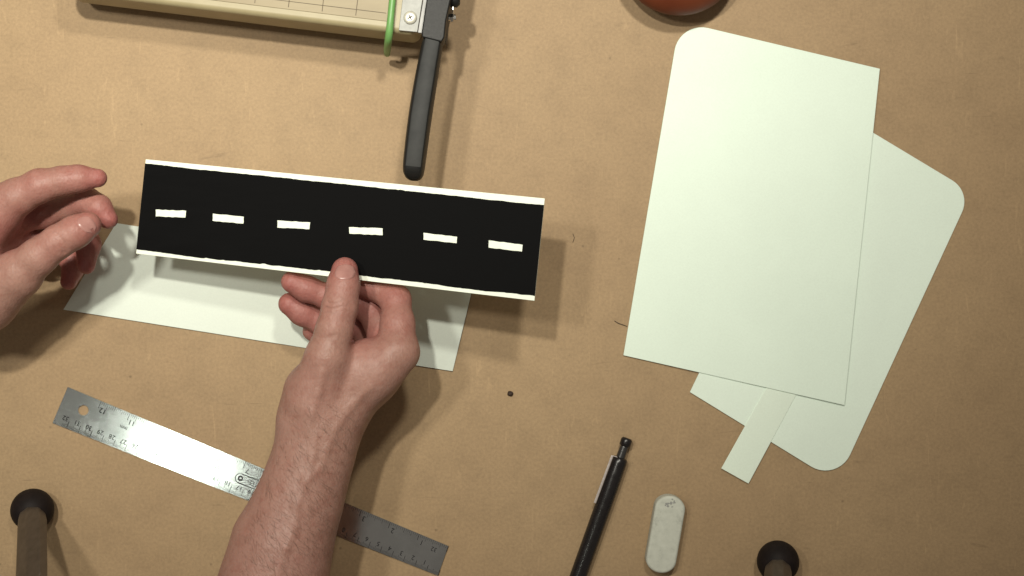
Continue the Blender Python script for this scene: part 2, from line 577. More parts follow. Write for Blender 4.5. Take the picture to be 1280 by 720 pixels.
# plate with a real hole: the square round the hole is stitched to its rim
x0, x1 = 0.0105, 0.0270
def P4(z):
    return [rp(0, 0, z), rp(x0, 0, z), rp(x1, 0, z), rp(RL, 0, z), rp(RL, 1, z), rp(x1, 1, z), rp(x0, 1, z), rp(0, 1, z)]
for z in (0.0006, ZT):
    ov += P4(z) + ring(z)
def stitch(o):
    P = [Vector(ov[o + i]) for i in range(8)]
    rim = [o + 8 + k for k in range(32)]
    corners = [o + 1, o + 2, o + 5, o + 6]
    ang = lambda p: math.atan2(p.y - hole_c.y, p.x - hole_c.x) % (2 * math.pi)
    res = [[o + 0, o + 1, o + 6, o + 7], [o + 2, o + 3, o + 4, o + 5]]
    near = []
    for cidx in corners:
        a = ang(Vector(ov[cidx]))
        near.append(int(round(a / (2 * math.pi) * 32)) % 32)
    for i in range(4):
        c0, c1 = corners[i], corners[(i + 1) % 4]
        a, b = near[i], near[(i + 1) % 4]
        seq = [a]
        while seq[-1] != b:
            seq.append((seq[-1] - 1) % 32)      # corners run clockwise
            if len(seq) > 20: break
        res.append([c0] + [rim[k] for k in seq] + [c1])
    return res
of = stitch(0) + stitch(40)
for i in range(8):
    j = (i + 1) % 8
    of.append([i, j, 40 + j, 40 + i])
for k in range(32):
    j = (k + 1) % 32
    of.append([8 + k, 8 + j, 48 + j, 48 + k])
put('blade', ov, of, M_steel, r_rul)
ang = math.atan2(ax.y, ax.x) + math.pi            # the figures stand upside down in the photo
def mark_quad(d, t0, t1, w, z):
    return ([rp(d - w / 2, t0, z), rp(d + w / 2, t0, z), rp(d + w / 2, t1, z), rp(d - w / 2, t1, z)], [[0, 1, 2, 3]])
cm = 15.55 * S
inch = 39.2 * S
z = ZT + 0.00012
ps = []
for i in range(1, 33):
    ps.append(text_mesh(str(i), 0.0038, rp(RL - i * cm - 0.0035, 0.76, 0), ang, z))
for i in range(1, 13):
    ps.append(text_mesh(str(i), 0.0042, rp(RL - i * inch + 0.004, 0.22, 0), ang, z))
ps.append(text_mesh('32', 0.0036, rp(RL - 0.010, 0.27, 0), ang, z))
ps.append(text_mesh('mm', 0.0030, rp(0.0535, 0.42, 0), ang, z))
put('numerals', *join(ps), M_etch, r_rul)
ps = []
for i in range(0, 325):
    ln = 0.20 if i % 10 == 0 else (0.15 if i % 5 == 0 else 0.10)
    ps.append(mark_quad(RL - i * cm / 10, 1 - ln, 0.995, 0.00022 if i % 10 else 0.0004, z))
for i in range(0, 12 * 16 + 1):
    ln = 0.20 if i % 16 == 0 else (0.15 if i % 4 == 0 else 0.09)
    d = RL - i * inch / 16
    ps.append(mark_quad(d, 0.005, ln, 0.00025 if i % 16 else 0.0004, z))
put('graduations', *join(ps), M_etch_grey, r_rul)
# maker's stamp: a rounded outline with a round mark and lettering
ps = [text_mesh('STEEL', 0.0031, rp(0.1310, 0.45, 0), ang, z)]
sx0, sx1, st0, st1 = 0.1485, 0.1840, 0.37, 0.63
def stamp_loop(off):
    pts = []
    hw = (rp(0, st1, 0) - rp(0, st0, 0)).length / 2 - off
    side = (rp(0, 1, 0) - rp(0, 0, 0)).normalized()
    ca = rp(sx0 + 0.006, (st0 + st1) / 2, z)
    cb = rp(sx1 - 0.006, (st0 + st1) / 2, z)
    for k in range(13):
        a = math.pi / 2 + math.pi * k / 12
        pts.append(ca + ax * math.cos(a) * hw + side * math.sin(a) * hw)
    for k in range(13):
        a = -math.pi / 2 + math.pi * k / 12
        pts.append(cb + ax * math.cos(a) * hw + side * math.sin(a) * hw)
    return pts
lo, li = stamp_loop(0), stamp_loop(0.0006)
k = len(lo)
ps.append((lo + li, [[i, (i + 1) % k, k + (i + 1) % k, k + i] for i in range(k)]))
cc = rp(0.1548, (st0 + st1) / 2, z)
c1 = [cc + Vector((0.0021 * math.cos(a * math.pi / 10), 0.0021 * math.sin(a * math.pi / 10), 0)) for a in range(20)]
c2 = [cc + Vector((0.0010 * math.cos(a * math.pi / 10), 0.0010 * math.sin(a * math.pi / 10), 0)) for a in range(20)]
ps.append((c1 + c2, [[i, (i + 1) % 20, 20 + (i + 1) % 20, 20 + i] for i in range(20)]))
ps.append(text_mesh('EMTS', 0.0034, rp(0.1680, (st0 + st1) / 2, 0), ang, z))
put('stamp', *join(ps), M_etch, r_rul)

# ------------------------------------------------------------------ paper trimmer at the top
ZB0, ZB1 = 0.022, 0.059
A = W(90, 3, ZB0); B = W(526, 56, ZB0)
e = (B - A); e.z = 0; EL = e.length; e.normalize()
nn = Vector((-e.y, e.x, 0))
def tp(a, b, z):
    """a along the front edge, b into the board (away from us)"""
    return Vector((A.x, A.y, 0)) + e * a + nn * b + Vector((0, 0, z))
r_tr = root('paper_trimmer', tp(EL / 2, 0.15, 0), 'cream board paper trimmer with a long black lever handle, cut off by the top edge', 'paper trimmer')
D = 0.31
base_poly = rounded([(0, 0), (EL, 0), (EL, D), (0, D)], [0.012, 0.007, 0.01, 0.01], 8)
put('base_board', *prism([tp(a, b, ZB0) for a, b in base_poly], [tp(a, b, ZB1) for a, b in base_poly]), M_cream, r_tr, bevel=0.0045, segs=4)
for a, b in ((0.016, 0.016), (EL - 0.02, 0.02), (0.016, D - 0.02), (EL - 0.02, D - 0.02)):
    put('rubber_foot', *tube([tp(a, b, 0), tp(a, b, ZB0 + 0.001)], [0.009, 0.010], 20), M_rubber, r_tr)
tpoly = [(0.006, 0.0075), (EL - 0.022, 0.0075), (EL - 0.022, D - 0.008), (0.006, D - 0.008)]
put('cutting_surface', *prism([tp(a, b, ZB1 - 0.001) for a, b in tpoly], [tp(a, b, ZB1 + 0.0006) for a, b in tpoly]), M_top, r_tr, bevel=0.0003, segs=1)
ps = []
zz = ZB1 + 0.0008
def seg(a0, b0, a1, b1, w):
    d = Vector((a1 - a0, b1 - b0)).normalized()
    x, y = -d.y * w / 2, d.x * w / 2
    return ([tp(a0 + x, b0 + y, zz), tp(a1 + x, b1 + y, zz), tp(a1 - x, b1 - y, zz), tp(a0 - x, b0 - y, zz)], [[0, 1, 2, 3]])
k = 1
while EL - 0.022 - k * 0.0254 > 0.01:
    ps.append(seg(EL - 0.022 - k * 0.0254, 0.009, EL - 0.022 - k * 0.0254, D - 0.02, 0.00055))
    k += 1
for k in range(0, 11):
    zz = ZB1 + 0.00095
    ps.append(seg(0.02, 0.0135 + k * 0.0254, EL - 0.025, 0.0135 + k * 0.0254, 0.00035))
put('grid_lines', *join(ps), M_line, r_tr)
# metal edge strip and its screw
q = [W(503.5, 0, ZB1), W(498.8, 38.8, ZB1), W(522, 41.0, ZB1), W(528.5, 0, ZB1)]
def along_back(a, b, amt):     # carry the strip on to the back of the board
    return a + (a - b).normalized() * amt
q[0] = along_back(q[0], q[1], 0.27); q[3] = along_back(q[3], q[2], 0.27)
st_ = put('edge_strip', *box_between(*q, ZB1 + 0.0003, ZB1 + 0.0026), M_alu, r_tr, bevel=0.0004, segs=2)
q = [W(529, 0, ZB1), W(522.3, 41.2, ZB1), W(528.3, 42.0, ZB1), W(535.5, 0, ZB1)]
q[0] = along_back(q[0], q[1], 0.27); q[3] = along_back(q[3], q[2], 0.27)
put('fixed_blade', *box_between(*q, ZB1 - 0.004, ZB1 + 0.0012), M_blade, r_tr, bevel=0.0003, segs=1)
sc_ = W(512.8, 22, ZB1 + 0.003)
zs = ZB1 + 0.0026
scr = put('screw', *tube([Vector((sc_.x, sc_.y, zs - 0.0005)), Vector((sc_.x, sc_.y, zs + 0.0008)), Vector((sc_.x, sc_.y, zs + 0.0016)), Vector((sc_.x, sc_.y, zs + 0.0018))],
                          [0.0050, 0.0050, 0.0042, 0.0024], 28, up=(0, 1, 0)), M_screw, r_tr, auto=True)
ps = []
for a in (0.5, 0.5 + math.pi / 2):
    d = Vector((math.cos(a), math.sin(a), 0)); s_ = Vector((-d.y, d.x, 0))
    c0 = Vector((sc_.x, sc_.y, zs + 0.00195 + 0.00005 * a))
    ps.append(([c0 + d * .0022 + s_ * .0004, c0 - d * .0022 + s_ * .0004, c0 - d * .0022 - s_ * .0004, c0 + d * .0022 - s_ * .0004], [[0, 1, 2, 3]]))
put('screw_slot', *join(ps), M_etch, scr)
# green guard cord over the front edge
pth = [along_back(W(489.5, 10, ZB1 + .0035), W(485.5, 40, ZB1 + .0035), 0.26), W(491.5, -10, ZB1 + .0035), W(488.5, 22, ZB1 + .0035), W(487, 38, ZB1 + 0.003), W(486, 46, ZB1 + .0003), W(485.2, 52, ZB1 - 0.006), W(484.6, 58, ZB1 - 0.018), W(484, 63, ZB1 - 0.029), W(483.8, 67.5, ZB1 - 0.038)]
put('finger_guard', *tube(pth, [.0026, .0026, .0026, .0028, .0029, .0029, .0029, .0027, .0024], 16), M_green, r_tr, smooth=True)
# cutting lever: arm plate, then the handle
def lever(polyA, zbot, ztop, inset, name, m, bev):
    bt = [W(u, v, (zbot + ztop) / 2) for u, v in polyA]
    lo = [Vector((p.x, p.y, zbot)) for p in bt]
    hi = [Vector((p.x, p.y, ztop)) for p in bt]
    return put(name, *prism(lo, hi), m, r_tr, bevel=bev, segs=4)
lever([(534.8, 0), (528.2, 44), (528.6, 50), (553, 56), (556.5, 50), (558.5, 30), (565, 0), (598, -190), (575, -195)], 0.057, 0.078, 0, 'lever_arm', M_arm, 0.0012)
# handle: loft of sections, with a flat top between wide chamfers
secs = [  # left edge, right edge (px), z bottom, z top
    ((528.4, 46), (554.6, 51), .058, .0775), ((527.0, 56), (553.0, 60), .058, .0765), ((520, 87), (548.4, 91), .056, .0765), ((510.2, 143), (539.6, 147), .054, .0770),
    ((505, 190), (533.2, 194), .053, .0775), ((503.2, 208), (530.8, 211), .0535, .0765), ((503.8, 216), (529.6, 218.5), .055, .0745), ((507, 222.5), (526.5, 224.2), .058, .0715), ((513, 226), (521, 226.6), .061, .068)]
vs, fs = [], []
prof = [(0, .40), (.01, .70), (.09, .92), (.16, 1.0), (.84, 1.0), (.92, .92), (.99, .70), (1, .40), (.97, .12), (.88, 0), (.12, 0), (.03, .12)]
for l_, r_, z0, z1 in secs:
    for px_, pz_ in prof:
        u = l_[0] + (r_[0] - l_[0]) * px_
        v = l_[1] + (r_[1] - l_[1]) * px_
        zc = z0 + (z1 - z0) * pz_
        p = W(u, v, (z0 + z1) / 2)
        vs.append(Vector((p.x, p.y, zc)))
kk = len(prof)
for i in range(len(secs) - 1):
    for k in range(kk):
        j = (k + 1) % kk
        fs.append([i * kk + k, i * kk + j, (i + 1) * kk + j, (i + 1) * kk + k])
fs.append(list(range(kk))); fs.append(list(range((len(secs) - 1) * kk, len(secs) * kk)))
hd = put('handle', vs, fs, M_arm, r_tr, smooth=True)
sd = hd.modifiers.new('soft', 'SUBSURF'); sd.levels = 2; sd.render_levels = 2
# paler sheet laid over the flat top facet of the black handle
vs, fs = [], []
rows = []
for (l_, r_, z0, z1) in secs[0:6]:
    rows.append((l_, r_, z1))
for i, (l_, r_, z1) in enumerate(rows):
    for px_, dz in ((.19, .0000), (.24, .0006), (.80, .0006), (.86, .0000)):
        u = l_[0] + (r_[0] - l_[0]) * px_; v = l_[1] + (r_[1] - l_[1]) * px_
        p = W(u, v, z1 - 0.010)
        end = i in (0, len(rows) - 1)
        vs.append(Vector((p.x, p.y, z1 + (-0.0003 if end else dz))))
for i in range(len(rows) - 1):
    for k in range(3):
        fs.append([i * 4 + k, i * 4 + k + 1, i * 4 + 5 + k, i * 4 + 4 + k])
put('pale_top_facet', vs, fs, M_grip, r_tr, smooth=True)
# adjusting bolt and knob on the arm's right side
put('side_plate', *prism([Vector((*W(u, v, .06).xy, .045)) for u, v in ((559.5, 30), (566, 2), (570, -40), (566, -40), (557.5, 28), (556, 52), (558, 53))],
                         [Vector((*W(u, v, .06).xy, .062)) for u, v in ((559.5, 30), (566, 2), (570, -40), (566, -40), (557.5, 28), (556, 52), (558, 53))]), M_arm, r_tr, bevel=0.0004, segs=2)
b0, b1 = W(557, 23.5, .06), W(570, 22.2, .06)
bolt = put('bolt', *join([tube([b0, b1], .0017, 14), tube([b0.lerp(b1, .45), b0.lerp(b1, .72)], .0034, 6), tube([b0.lerp(b1, .84), b0.lerp(b1, .98)], .0027, 14)]), M_chrome, r_tr)
put('tension_knob', *tube([W(560, -1, .066), W(563, -1, .066), W(572, 0, .066), W(575, 0, .066)], [.004, .0056, .0056, .0035], 24), M_arm, r_tr, auto=True)
put('spring_wire', *tube([W(566.5, 5, .066), W(566.2, 12, .066), W(566.8, 19, .062)], .0006, 8), M_chrome, r_tr)

# ------------------------------------------------------------------ ball cut off by the top edge
bc = W(850.5, -61, 0.030)
tag(put('lacquered_ball', *sphere((bc.x, bc.y, 0.0255), 0.0485, 64, 40, 0.52), M_ball, None, (bc.x, bc.y, 0.0), smooth=True),
    'glossy dark red brown ball peeking in at the top edge above the cards', 'ball')

# ------------------------------------------------------------------ mechanical pencil
za = 0.0068
p_tip = W(690, 812, za); p_end = W(775.5, 572, za)
d = (p_end - p_tip); PL = d.length; d.normalize()
def pc(t):
    q = p_tip + d * t
    return q
r_p = root('mechanical_pencil', Vector((*pc(PL / 2).xy, 0)), 'black mechanical pencil with a silver clip beside the white eraser', 'pencil')
put('barrel', *tube([pc(t) for t in (0.012, 0.02, 0.034, 0.05, PL - .030, PL - .004, PL - .001, PL)], [.0030, .0042, .0060, .0066, .0066, .0064, .0060, .0052], 32), M_pen, r_p, auto=True)
put('tip', *tube([pc(t) for t in (-0.008, 0.0, 0.0, 0.013)], [.0005, .0007, .0012, .0031], 20), M_smoke, r_p, auto=True)
pe = [p_end + d * t for t in (-0.001, 0.0005, 0.009, 0.010)]
put('neck', *tube(pe, [.0036, .0036, .0034, .0034], 24), M_smoke, r_p, auto=True)
pe = [p_end + d * t for t in (0.0095, 0.0102, 0.0150, 0.0163)]
put('push_button', *tube(pe, [.0036, .0045, .0045, .0036], 24), M_pen, r_p, auto=True)
c0, c1 = W(765.5, 569.5, .0115), W(743.5, 629, .0105)
sd_ = Vector((-d.y, d.x, 0))
cl = []
pts = [c0, c0.lerp(c1, .12), c0.lerp(c1, .5), c1]
for w0, zz_ in ((0.0017, 0.0), ):
    lo, hi = [], []
    for i, p in enumerate(pts):
        pass
def strip_solid(pts, w, th):
    vs, fs = [], []
    for p in pts:
        for sx in (-1, 1):
            for sz in (0, 1):
                vs.append(p + sd_ * (sx * w) + Vector((0, 0, -th + th * sz)))
    for i in range(len(pts) - 1):
        o = i * 4
        for a, b in ((0, 1), (1, 3), (3, 2), (2, 0)):
            fs.append([o + a, o + b, o + 4 + b, o + 4 + a])
    fs.append([0, 1, 3, 2]); o = (len(pts) - 1) * 4
    fs.append([o, o + 1, o + 3, o + 2])
    return vs, fs
put('clip', *join([strip_solid(pts, 0.0010, 0.0012), strip_solid([c0 + Vector((0, 0, -.0004)), c0 + sd_ * -0.0045 + Vector((0, 0, -.0004))][::-1], 0.0012, 0.0012)]), M_clip, r_p, bevel=0.0004, segs=2)

# ------------------------------------------------------------------ eraser
e0, e1 = W(837.5, 636, .012), W(826.5, 700, .012)
ed = (e1 - e0); ed.z = 0; ed.normalize(); es = Vector((-ed.y, ed.x, 0))
hw = 0.0120
pl = []
for k in range(17):
    a = math.pi * k / 16
    pl.append(e0 + es * hw * math.cos(a) * -1 - ed * hw * 0.86 * math.sin(a))
for k in range(17):
    a = math.pi * k / 16
    pl.append(e1 + es * hw * math.cos(a) + ed * hw * 0.86 * math.sin(a))
ctr = (e0 + e1) / 2
lo = [Vector((*(ctr + (p - ctr) * 1.0).xy, 0.0004)) for p in pl]
hi = [Vector((*p.xy, 0.0135)) for p in pl]
er = put('eraser', *prism(lo, hi), M_eraser, None, (ctr.x, ctr.y, 0), bevel=0.0022, segs=4)
tag(er, 'worn off white pill shaped eraser with grey smudges, right of the black pencil', 'eraser')
ps = []
rr = random.Random(11)
for k in range(16):
    c_ = W(838 + rr.gauss(0, 4), 629 + rr.gauss(0, 2.2), 0.0137)
    r_ = rr.uniform(.0005, .0013)
    kk_ = 7
    ps.append(([Vector((c_.x + r_ * rr.uniform(.5, 1.2) * math.cos(2 * math.pi * j / kk_), c_.y + r_ * rr.uniform(.4, 1) * math.sin(2 * math.pi * j / kk_), 0.01356 + k * 2e-6)) for j in range(kk_)], [list(range(kk_))]))
put('smudge', *join(ps), M_smudge, er)

# ------------------------------------------------------------------ camera tripod: two legs stand in the picture
hub = Vector((0.0, -0.60, 1.02))
r_t = root('tripod', Vector((0, -0.45, 0)), 'bronze tripod whose two black ball feet stand at the bottom left and bottom right', 'tripod')
for (u, v), k in (((40.5, 637), 0), ((972.5, 702), 1)):
    f = W(u, v, 0.016)
    dr = (hub - f).normalized()
    L = (hub - f).length
    leg = put('leg', *tube([f + dr * 0.006, f + dr * 0.02, f + dr * 0.22, f + dr * 0.2201, f + dr * (L - .02)], [.0098, .0112, .0116, .0145, .0145], 8, up=(0, -1, 0.2)), M_leg, r_t, bevel=0.0016, segs=2)
    fv, ff = sphere((f.x, f.y, 0.0160), 0.0164, 40, 24, 0.96)
    put('rubber_foot', fv, ff, M_rubber, leg, smooth=True)
f = Vector((-0.02, -1.25, 0.016))
dr = (hub - f).normalized()
leg = put('leg', *tube([f, hub - dr * .02], [.0112, .0145], 8), M_leg, r_t, bevel=0.0016, segs=2)
put('rubber_foot', *sphere((f.x, f.y, 0.0165), 0.0172, 24, 16, .95), M_rubber, leg, smooth=True)
put('hub', *tube([hub - Vector((0, 0, .05)), hub - Vector((0, 0, .045)), hub + Vector((0, 0, .03)), hub + Vector((0, 0, .035))], [.03, .036, .036, .03], 24, up=(0, 1, 0)), M_arm, r_t)

# ------------------------------------------------------------------ specks
def blob(name, u, v, r, m, label, cat, seed):
    c0 = W(u, v, 0)
    q = random.Random(seed)
    vs, fs = sphere((c0.x, c0.y, r * .45), r, 14, 9, .55)
    vs = [Vector(p) + Vector((q.uniform(-1, 1), q.uniform(-1, 1), q.uniform(-.3, .3))) * r * .16 for p in vs]
    tag(put(name, vs, fs, m, None, (c0.x, c0.y, 0), smooth=True), label, cat)
blob('crumb', 638, 492, 0.0022, M_speck, 'tiny dark crumb alone on the kraft paper between the hand and cards', 'crumb', 1)
pth = [W(768, 401, .0006), W(773, 404, .0010), W(779, 406, .0009), W(784, 408, .0005)]
o = tag(put('fibre', *tube(pth, .00028, 6), M_hair, None, pth[1], smooth=True), 'short dark fibre on the paper just left of the big white card', 'fibre')
pth = [W(716, 292, .0005), W(718, 297, .0008), W(716, 303, .0005)]
o = tag(put('fibre', *tube(pth, .00022, 6), M_hair, None, pth[1], smooth=True), 'tiny curved fibre on bare paper right of the black road strip', 'fibre')

# ------------------------------------------------------------------ hands
def smin(a, b, k):
    h = np.clip(0.5 + 0.5 * (b - a) / k, 0, 1)
    return b + (a - b) * h - k * h * (1 - h)

class Field:
    def __init__(self, lo, hi, h):
        self.lo = np.array(lo, float); self.h = h
        self.n = np.ceil((np.array(hi) - self.lo) / h).astype(int) + 1
        self.ax = [(self.lo[i] + h * np.arange(self.n[i])).astype(np.float32) for i in range(3)]
    def blank(self):
        return np.full(self.n, 0.03, np.float32)
    def chain(self, pts, F=None, k=0.004, margin=0.016):
        """pts: list of (Vector, radius)"""
        if F is None: F = self.blank()
        for (a, ra), (b, rb) in zip(pts[:-1], pts[1:]):
            a = np.array(a, np.float32); b = np.array(b, np.float32)
            r = max(ra, rb) + margin
            i0 = np.clip(((np.minimum(a, b) - r - self.lo) / self.h).astype(int), 0, self.n)
            i1 = np.clip(((np.maximum(a, b) + r - self.lo) / self.h).astype(int) + 2, 0, self.n)
            if np.any(i1 <= i0): continue
            sl = tuple(slice(p, q) for p, q in zip(i0, i1))
            X, Y, Z = np.meshgrid(self.ax[0][sl[0]] - a[0], self.ax[1][sl[1]] - a[1], self.ax[2][sl[2]] - a[2], indexing='ij', sparse=True)
            d = b - a
            L2 = float(d @ d) + 1e-12
            t = np.clip((X * d[0] + Y * d[1] + Z * d[2]) / L2, 0, 1)
            dist = np.sqrt((X - t * d[0]) ** 2 + (Y - t * d[1]) ** 2 + (Z - t * d[2]) ** 2) - (ra + (rb - ra) * t)
            F[sl] = smin(F[sl], np.minimum(dist, 0.03), k)
        return F
    def groove(self, F, pts, r, k=0.0012):
        G = self.blank()
        on = []
        for p in pts:                      # drop every point on to the skin
            i, j = [int(round((p[q] - self.lo[q]) / self.h)) for q in (0, 1)]
            col = np.nonzero(F[i, j] < 0)[0]
            on.append(Vector((p[0], p[1], self.lo[2] + self.h * (col[-1] + 0.75))))
        pts = on
        self.chain([(p, r) for p in pts], G, 0.0005, 0.012)
        return -smin(-F, G, k)
    def mesh(self, F):
        n = self.n
        ins = F < 0
        c = np.zeros(n - 1, np.int8)
        for dx in (0, 1):
            for dy in (0, 1):
                for dz in (0, 1):
                    c += ins[dx:n[0] - 1 + dx, dy:n[1] - 1 + dy, dz:n[2] - 1 + dz]
        act = (c > 0) & (c < 8)
        idx = np.argwhere(act)
        ids = -np.ones(n - 1, np.int64)
        ids[act] = np.arange(len(idx))
        acc = np.zeros((len(idx), 3)); cnt = np.zeros(len(idx))
        corners = [(0,0,0),(1,0,0),(0,1,0),(1,1,0),(0,0,1),(1,0,1),(0,1,1),(1,1,1)]
        for i in range(8):
            for j in range(i + 1, 8):
                a, b = np.array(corners[i]), np.array(corners[j])
                if np.abs(a - b).sum() != 1: continue
                fa = F[tuple((idx + a).T)].astype(float); fb = F[tuple((idx + b).T)].astype(float)
                m = (fa < 0) != (fb < 0)
                t = np.where(m, fa / np.where(m, fa - fb, 1), 0)
                acc += np.where(m[:, None], a + (b - a) * t[:, None], 0)
                cnt += m
        V = self.lo + (idx + acc / cnt[:, None]) * self.h
        quads = []
        for axn in range(3):
            u, v = (axn + 1) % 3, (axn + 2) % 3
            s0 = [slice(0, n[0]), slice(0, n[1]), slice(0, n[2])]
            s1 = list(s0)
            s0[axn] = slice(0, n[axn] - 1); s1[axn] = slice(1, n[axn])
            x = ins[tuple(s0)] != ins[tuple(s1)]
            e_ = np.argwhere(x)
            ok = (e_[:, u] > 0) & (e_[:, v] > 0) & (e_[:, u] < n[u] - 1) & (e_[:, v] < n[v] - 1)
            e_ = e_[ok]
            du = np.zeros(3, int); du[u] = 1
            dv = np.zeros(3, int); dv[v] = 1
            q = np.stack([ids[tuple((e_ - du - dv).T)], ids[tuple((e_ - dv).T)], ids[tuple(e_.T)], ids[tuple((e_ - du).T)]], 1)
            fl = ~ins[tuple(e_.T)]
            q[fl] = q[fl][:, ::-1]
            quads.append(q)
        return V, np.concatenate(quads)

def J(u, v, zmm, rmm):
    return (W(u, v, zmm / 1000.0), rmm / 1000.0)

def grow_hand(palm, palm_k, chains, chain_k, root_k, grooves, lo, hi, flush, name, label, loc, voxel=0.0011, veins=()):
    f = Field(lo, hi, voxel)
    P = None
    for c in palm:
        P = f.chain(c, P, palm_k)
    T = None
    for c in chains:
        C = f.chain(c, None, chain_k)
        G = smin(P, C, root_k)
        T = G if T is None else smin(T, G, 0.0009)
    for pts, r in grooves:
        T = f.groove(T, pts, r)
    for pts, r, depth in veins:
        on = []
        for p in pts:
            i, j = [int(round((p[q] - f.lo[q]) / f.h)) for q in (0, 1)]
            col = np.nonzero(T[i, j] < 0)[0]
            on.append(Vector((p[0], p[1], f.lo[2] + f.h * (col[-1] + 0.5) - depth)))
        T = f.chain([(p, r) for p in on], T, 0.004)
    V, Q = f.mesh(T)
    # a light smoothing pass
    for _ in range(2):
        A_ = np.zeros_like(V); n_ = np.zeros(len(V))
        for i in range(4):
            np.add.at(A_, Q[:, i], V[Q[:, (i + 1) % 4]]); np.add.at(n_, Q[:, i], 1)
            np.add.at(A_, Q[:, i], V[Q[:, (i + 3) % 4]]); np.add.at(n_, Q[:, i], 1)
        V = V * 0.5 + 0.5 * A_ / n_[:, None]
    me = bpy.data.meshes.new(name)
    loc = Vector(loc)
    me.from_pydata([tuple(p) for p in (V - np.array(loc))], [], [tuple(int(i) for i in q) for q in Q])
    me.materials.append(M_skin)
    me.polygons.foreach_set('use_smooth', [True] * len(me.polygons))
    val = np.zeros(len(V))
    for p, r, w in flush:
        dd = ((V - np.array(p)) ** 2).sum(1)
        val = np.maximum(val, w * np.exp(-dd / (2 * r * r)))
    at = me.attributes.new('flush', 'FLOAT', 'POINT')
    at.data.foreach_set('value', val.astype(np.float32))
    o = bpy.data.objects.new(name, me)
    COL.objects.link(o)
    o.location = loc
    ORIGIN[o.name] = loc
    tag(o, label, 'hand')
    bvh = BVHTree.FromPolygons([tuple(p) for p in V], [tuple(int(i) for i in q) for q in Q])
    return o, bvh

def nail(parent, bvh, base, tipp, half, view=(0, 0, -1), lift=0.0006):
    """curved nail plate laid on the finger: base and tip are points above it, half its half-width"""
    base, tipp, view = Vector(base), Vector(tipp), Vector(view).normalized()
    d = tipp - base
    s = d.cross(view).normalized()
    nu, nv = 14, 12
    rows = []
    for j in range(nv + 1):
        t = j / nv
        row = []
        wv = half * (0.86 + 0.14 * math.sin(math.pi * min(1, t * 1.2))) * (math.sqrt(max(0, 1 - ((0.22 - t) / 0.22) ** 2)) * 0.35 + 0.65 if t < 0.22 else 1) * (1 - 0.22 * max(0, (t - 0.8) / 0.2) ** 2)
        for i in range(nu + 1):
            x = (i / nu) * 2 - 1
            p = base + d * (t + (0.10 * (x * x) if t < .5 else -0.13 * x * x * (t - .5) * 2)) + s * (x * wv)
            hit = bvh.ray_cast(p - view * 0.05, view)
            if hit[0] is None:
                row.append(None); continue
            edge = max(abs(x), abs(2 * t - 1))
            row.append(hit[0] + hit[1] * (lift if edge < 0.97 else -0.0001))
        rows.append(row)
    vs, fs, idm = [], [], {}
    for j, row in enumerate(rows):
        for i, p in enumerate(row):
            if p is not None:
                idm[(i, j)] = len(vs); vs.append(p)
    for j in range(nv):
        for i in range(nu):
            q = [(i, j), (i + 1, j), (i + 1, j + 1), (i, j + 1)]
            if all(k in idm for k in q):
                fs.append([idm[k] for k in q])
    return put('fingernail', vs, fs, M_nail, parent, smooth=True)

# --- right hand: comes up from the bottom edge, thumb on top of the strip, fingers curled behind it
zt = zb(431) * 1000
thumb = [J(392, 500, 94, 19), J(409, 447, 101, 15.5), J(418, 412, 102, 12.6), J(425, 383, 101, 12.2), J(429, 357, 98, 11.2), J(431, 338, 93, 9.6)]
thumb_pad = [J(428, 366, zt + 13.5, 9.0), J(431, 343, zt + 9.8, 8.6)]
index = [J(497, 438, 86, 14.5), J(497, 405, 79, 12.0), J(495, 374, 70, 10.4), J(460, 356, 63, 9.2), J(425, 347, 64, 8.0)]
middle = [J(490, 440, 66, 13), J(462, 384, 52, 10.2), J(413, 372, 54, 9.4), J(383, 361, 58, 9.2), J(365, 352.5, 61, 8.2)]
ring = [J(480, 446, 48, 12), J(448, 405, 34, 9.8), J(404, 404, 40, 9.4), J(378, 391, 45, 9.2), J(362, 380, 48, 8.6)]
little = [J(468, 454, 33, 11), J(440, 426, 22, 9), J(408, 424, 27, 8.2), J(390, 414, 32, 7.4)]
palm = [
    [J(340, 735, 92, 36), J(353, 680, 90, 33.5), J(374.5, 625, 87, 28.5), J(389, 580, 84, 26), J(398, 548, 82, 25), J(402, 525, 80, 26)],
    [J(300, 850, 95, 42), J(340, 735, 92, 36)],
    [J(385, 520, 86, 20), J(388, 490, 90, 19)],
    [J(412, 522, 84, 22), J(470, 462, 86, 17), J(498, 441, 86, 14.5)],
    [J(410, 525, 66, 22), J(464, 468, 66, 18), J(490, 444, 66, 14.5)],
    [J(405, 525, 52, 20), J(455, 470, 48, 17), J(480, 449, 47, 13)],
    [J(400, 525, 42, 17), J(445, 475, 33, 15), J(468, 456, 32, 12)],
    [J(413, 462, 92, 15), J(455, 450, 84, 12)],
    [J(400, 480, 70, 20), J(430, 460, 64, 16)],
]
grooves = []
for (u, v, hw_, zc, r) in ((424.5, 378, 15, 114.2, .0010), (424, 384, 17, 114.2, .0012), (423.4, 390, 15, 114.0, .0009), (414, 421, 14, 116, .0009)):
    grooves.append(([W(u - hw_ + 2 * hw_ * k / 6, v + 2.2 * math.sin(k * 1.1), (zc - 4.5 * ((k - 3) / 3) ** 2) / 1000) for k in range(7)], r * 0.8))
fl = []
for (p, r), w in ((thumb[-1], .95), (thumb[-2], .55), (thumb[3], .35), (index[2], .75), (index[1], .55), (index[3], .8), (middle[1], .95), (middle[2], .9), (middle[-1], .9), (middle[3], .9), (ring[1], .9), (ring[2], .95), (ring[3], .9), (ring[-1], .9), (little[2], 1.0), (little[1], .9)):
    fl.append((tuple(p), 0.014, w))
fl += [(tuple(W(455, 430, .075)), .018, .7), (tuple(W(330, 690, .1)), .05, .12), (tuple(W(400, 470, .1)), .02, .15)]
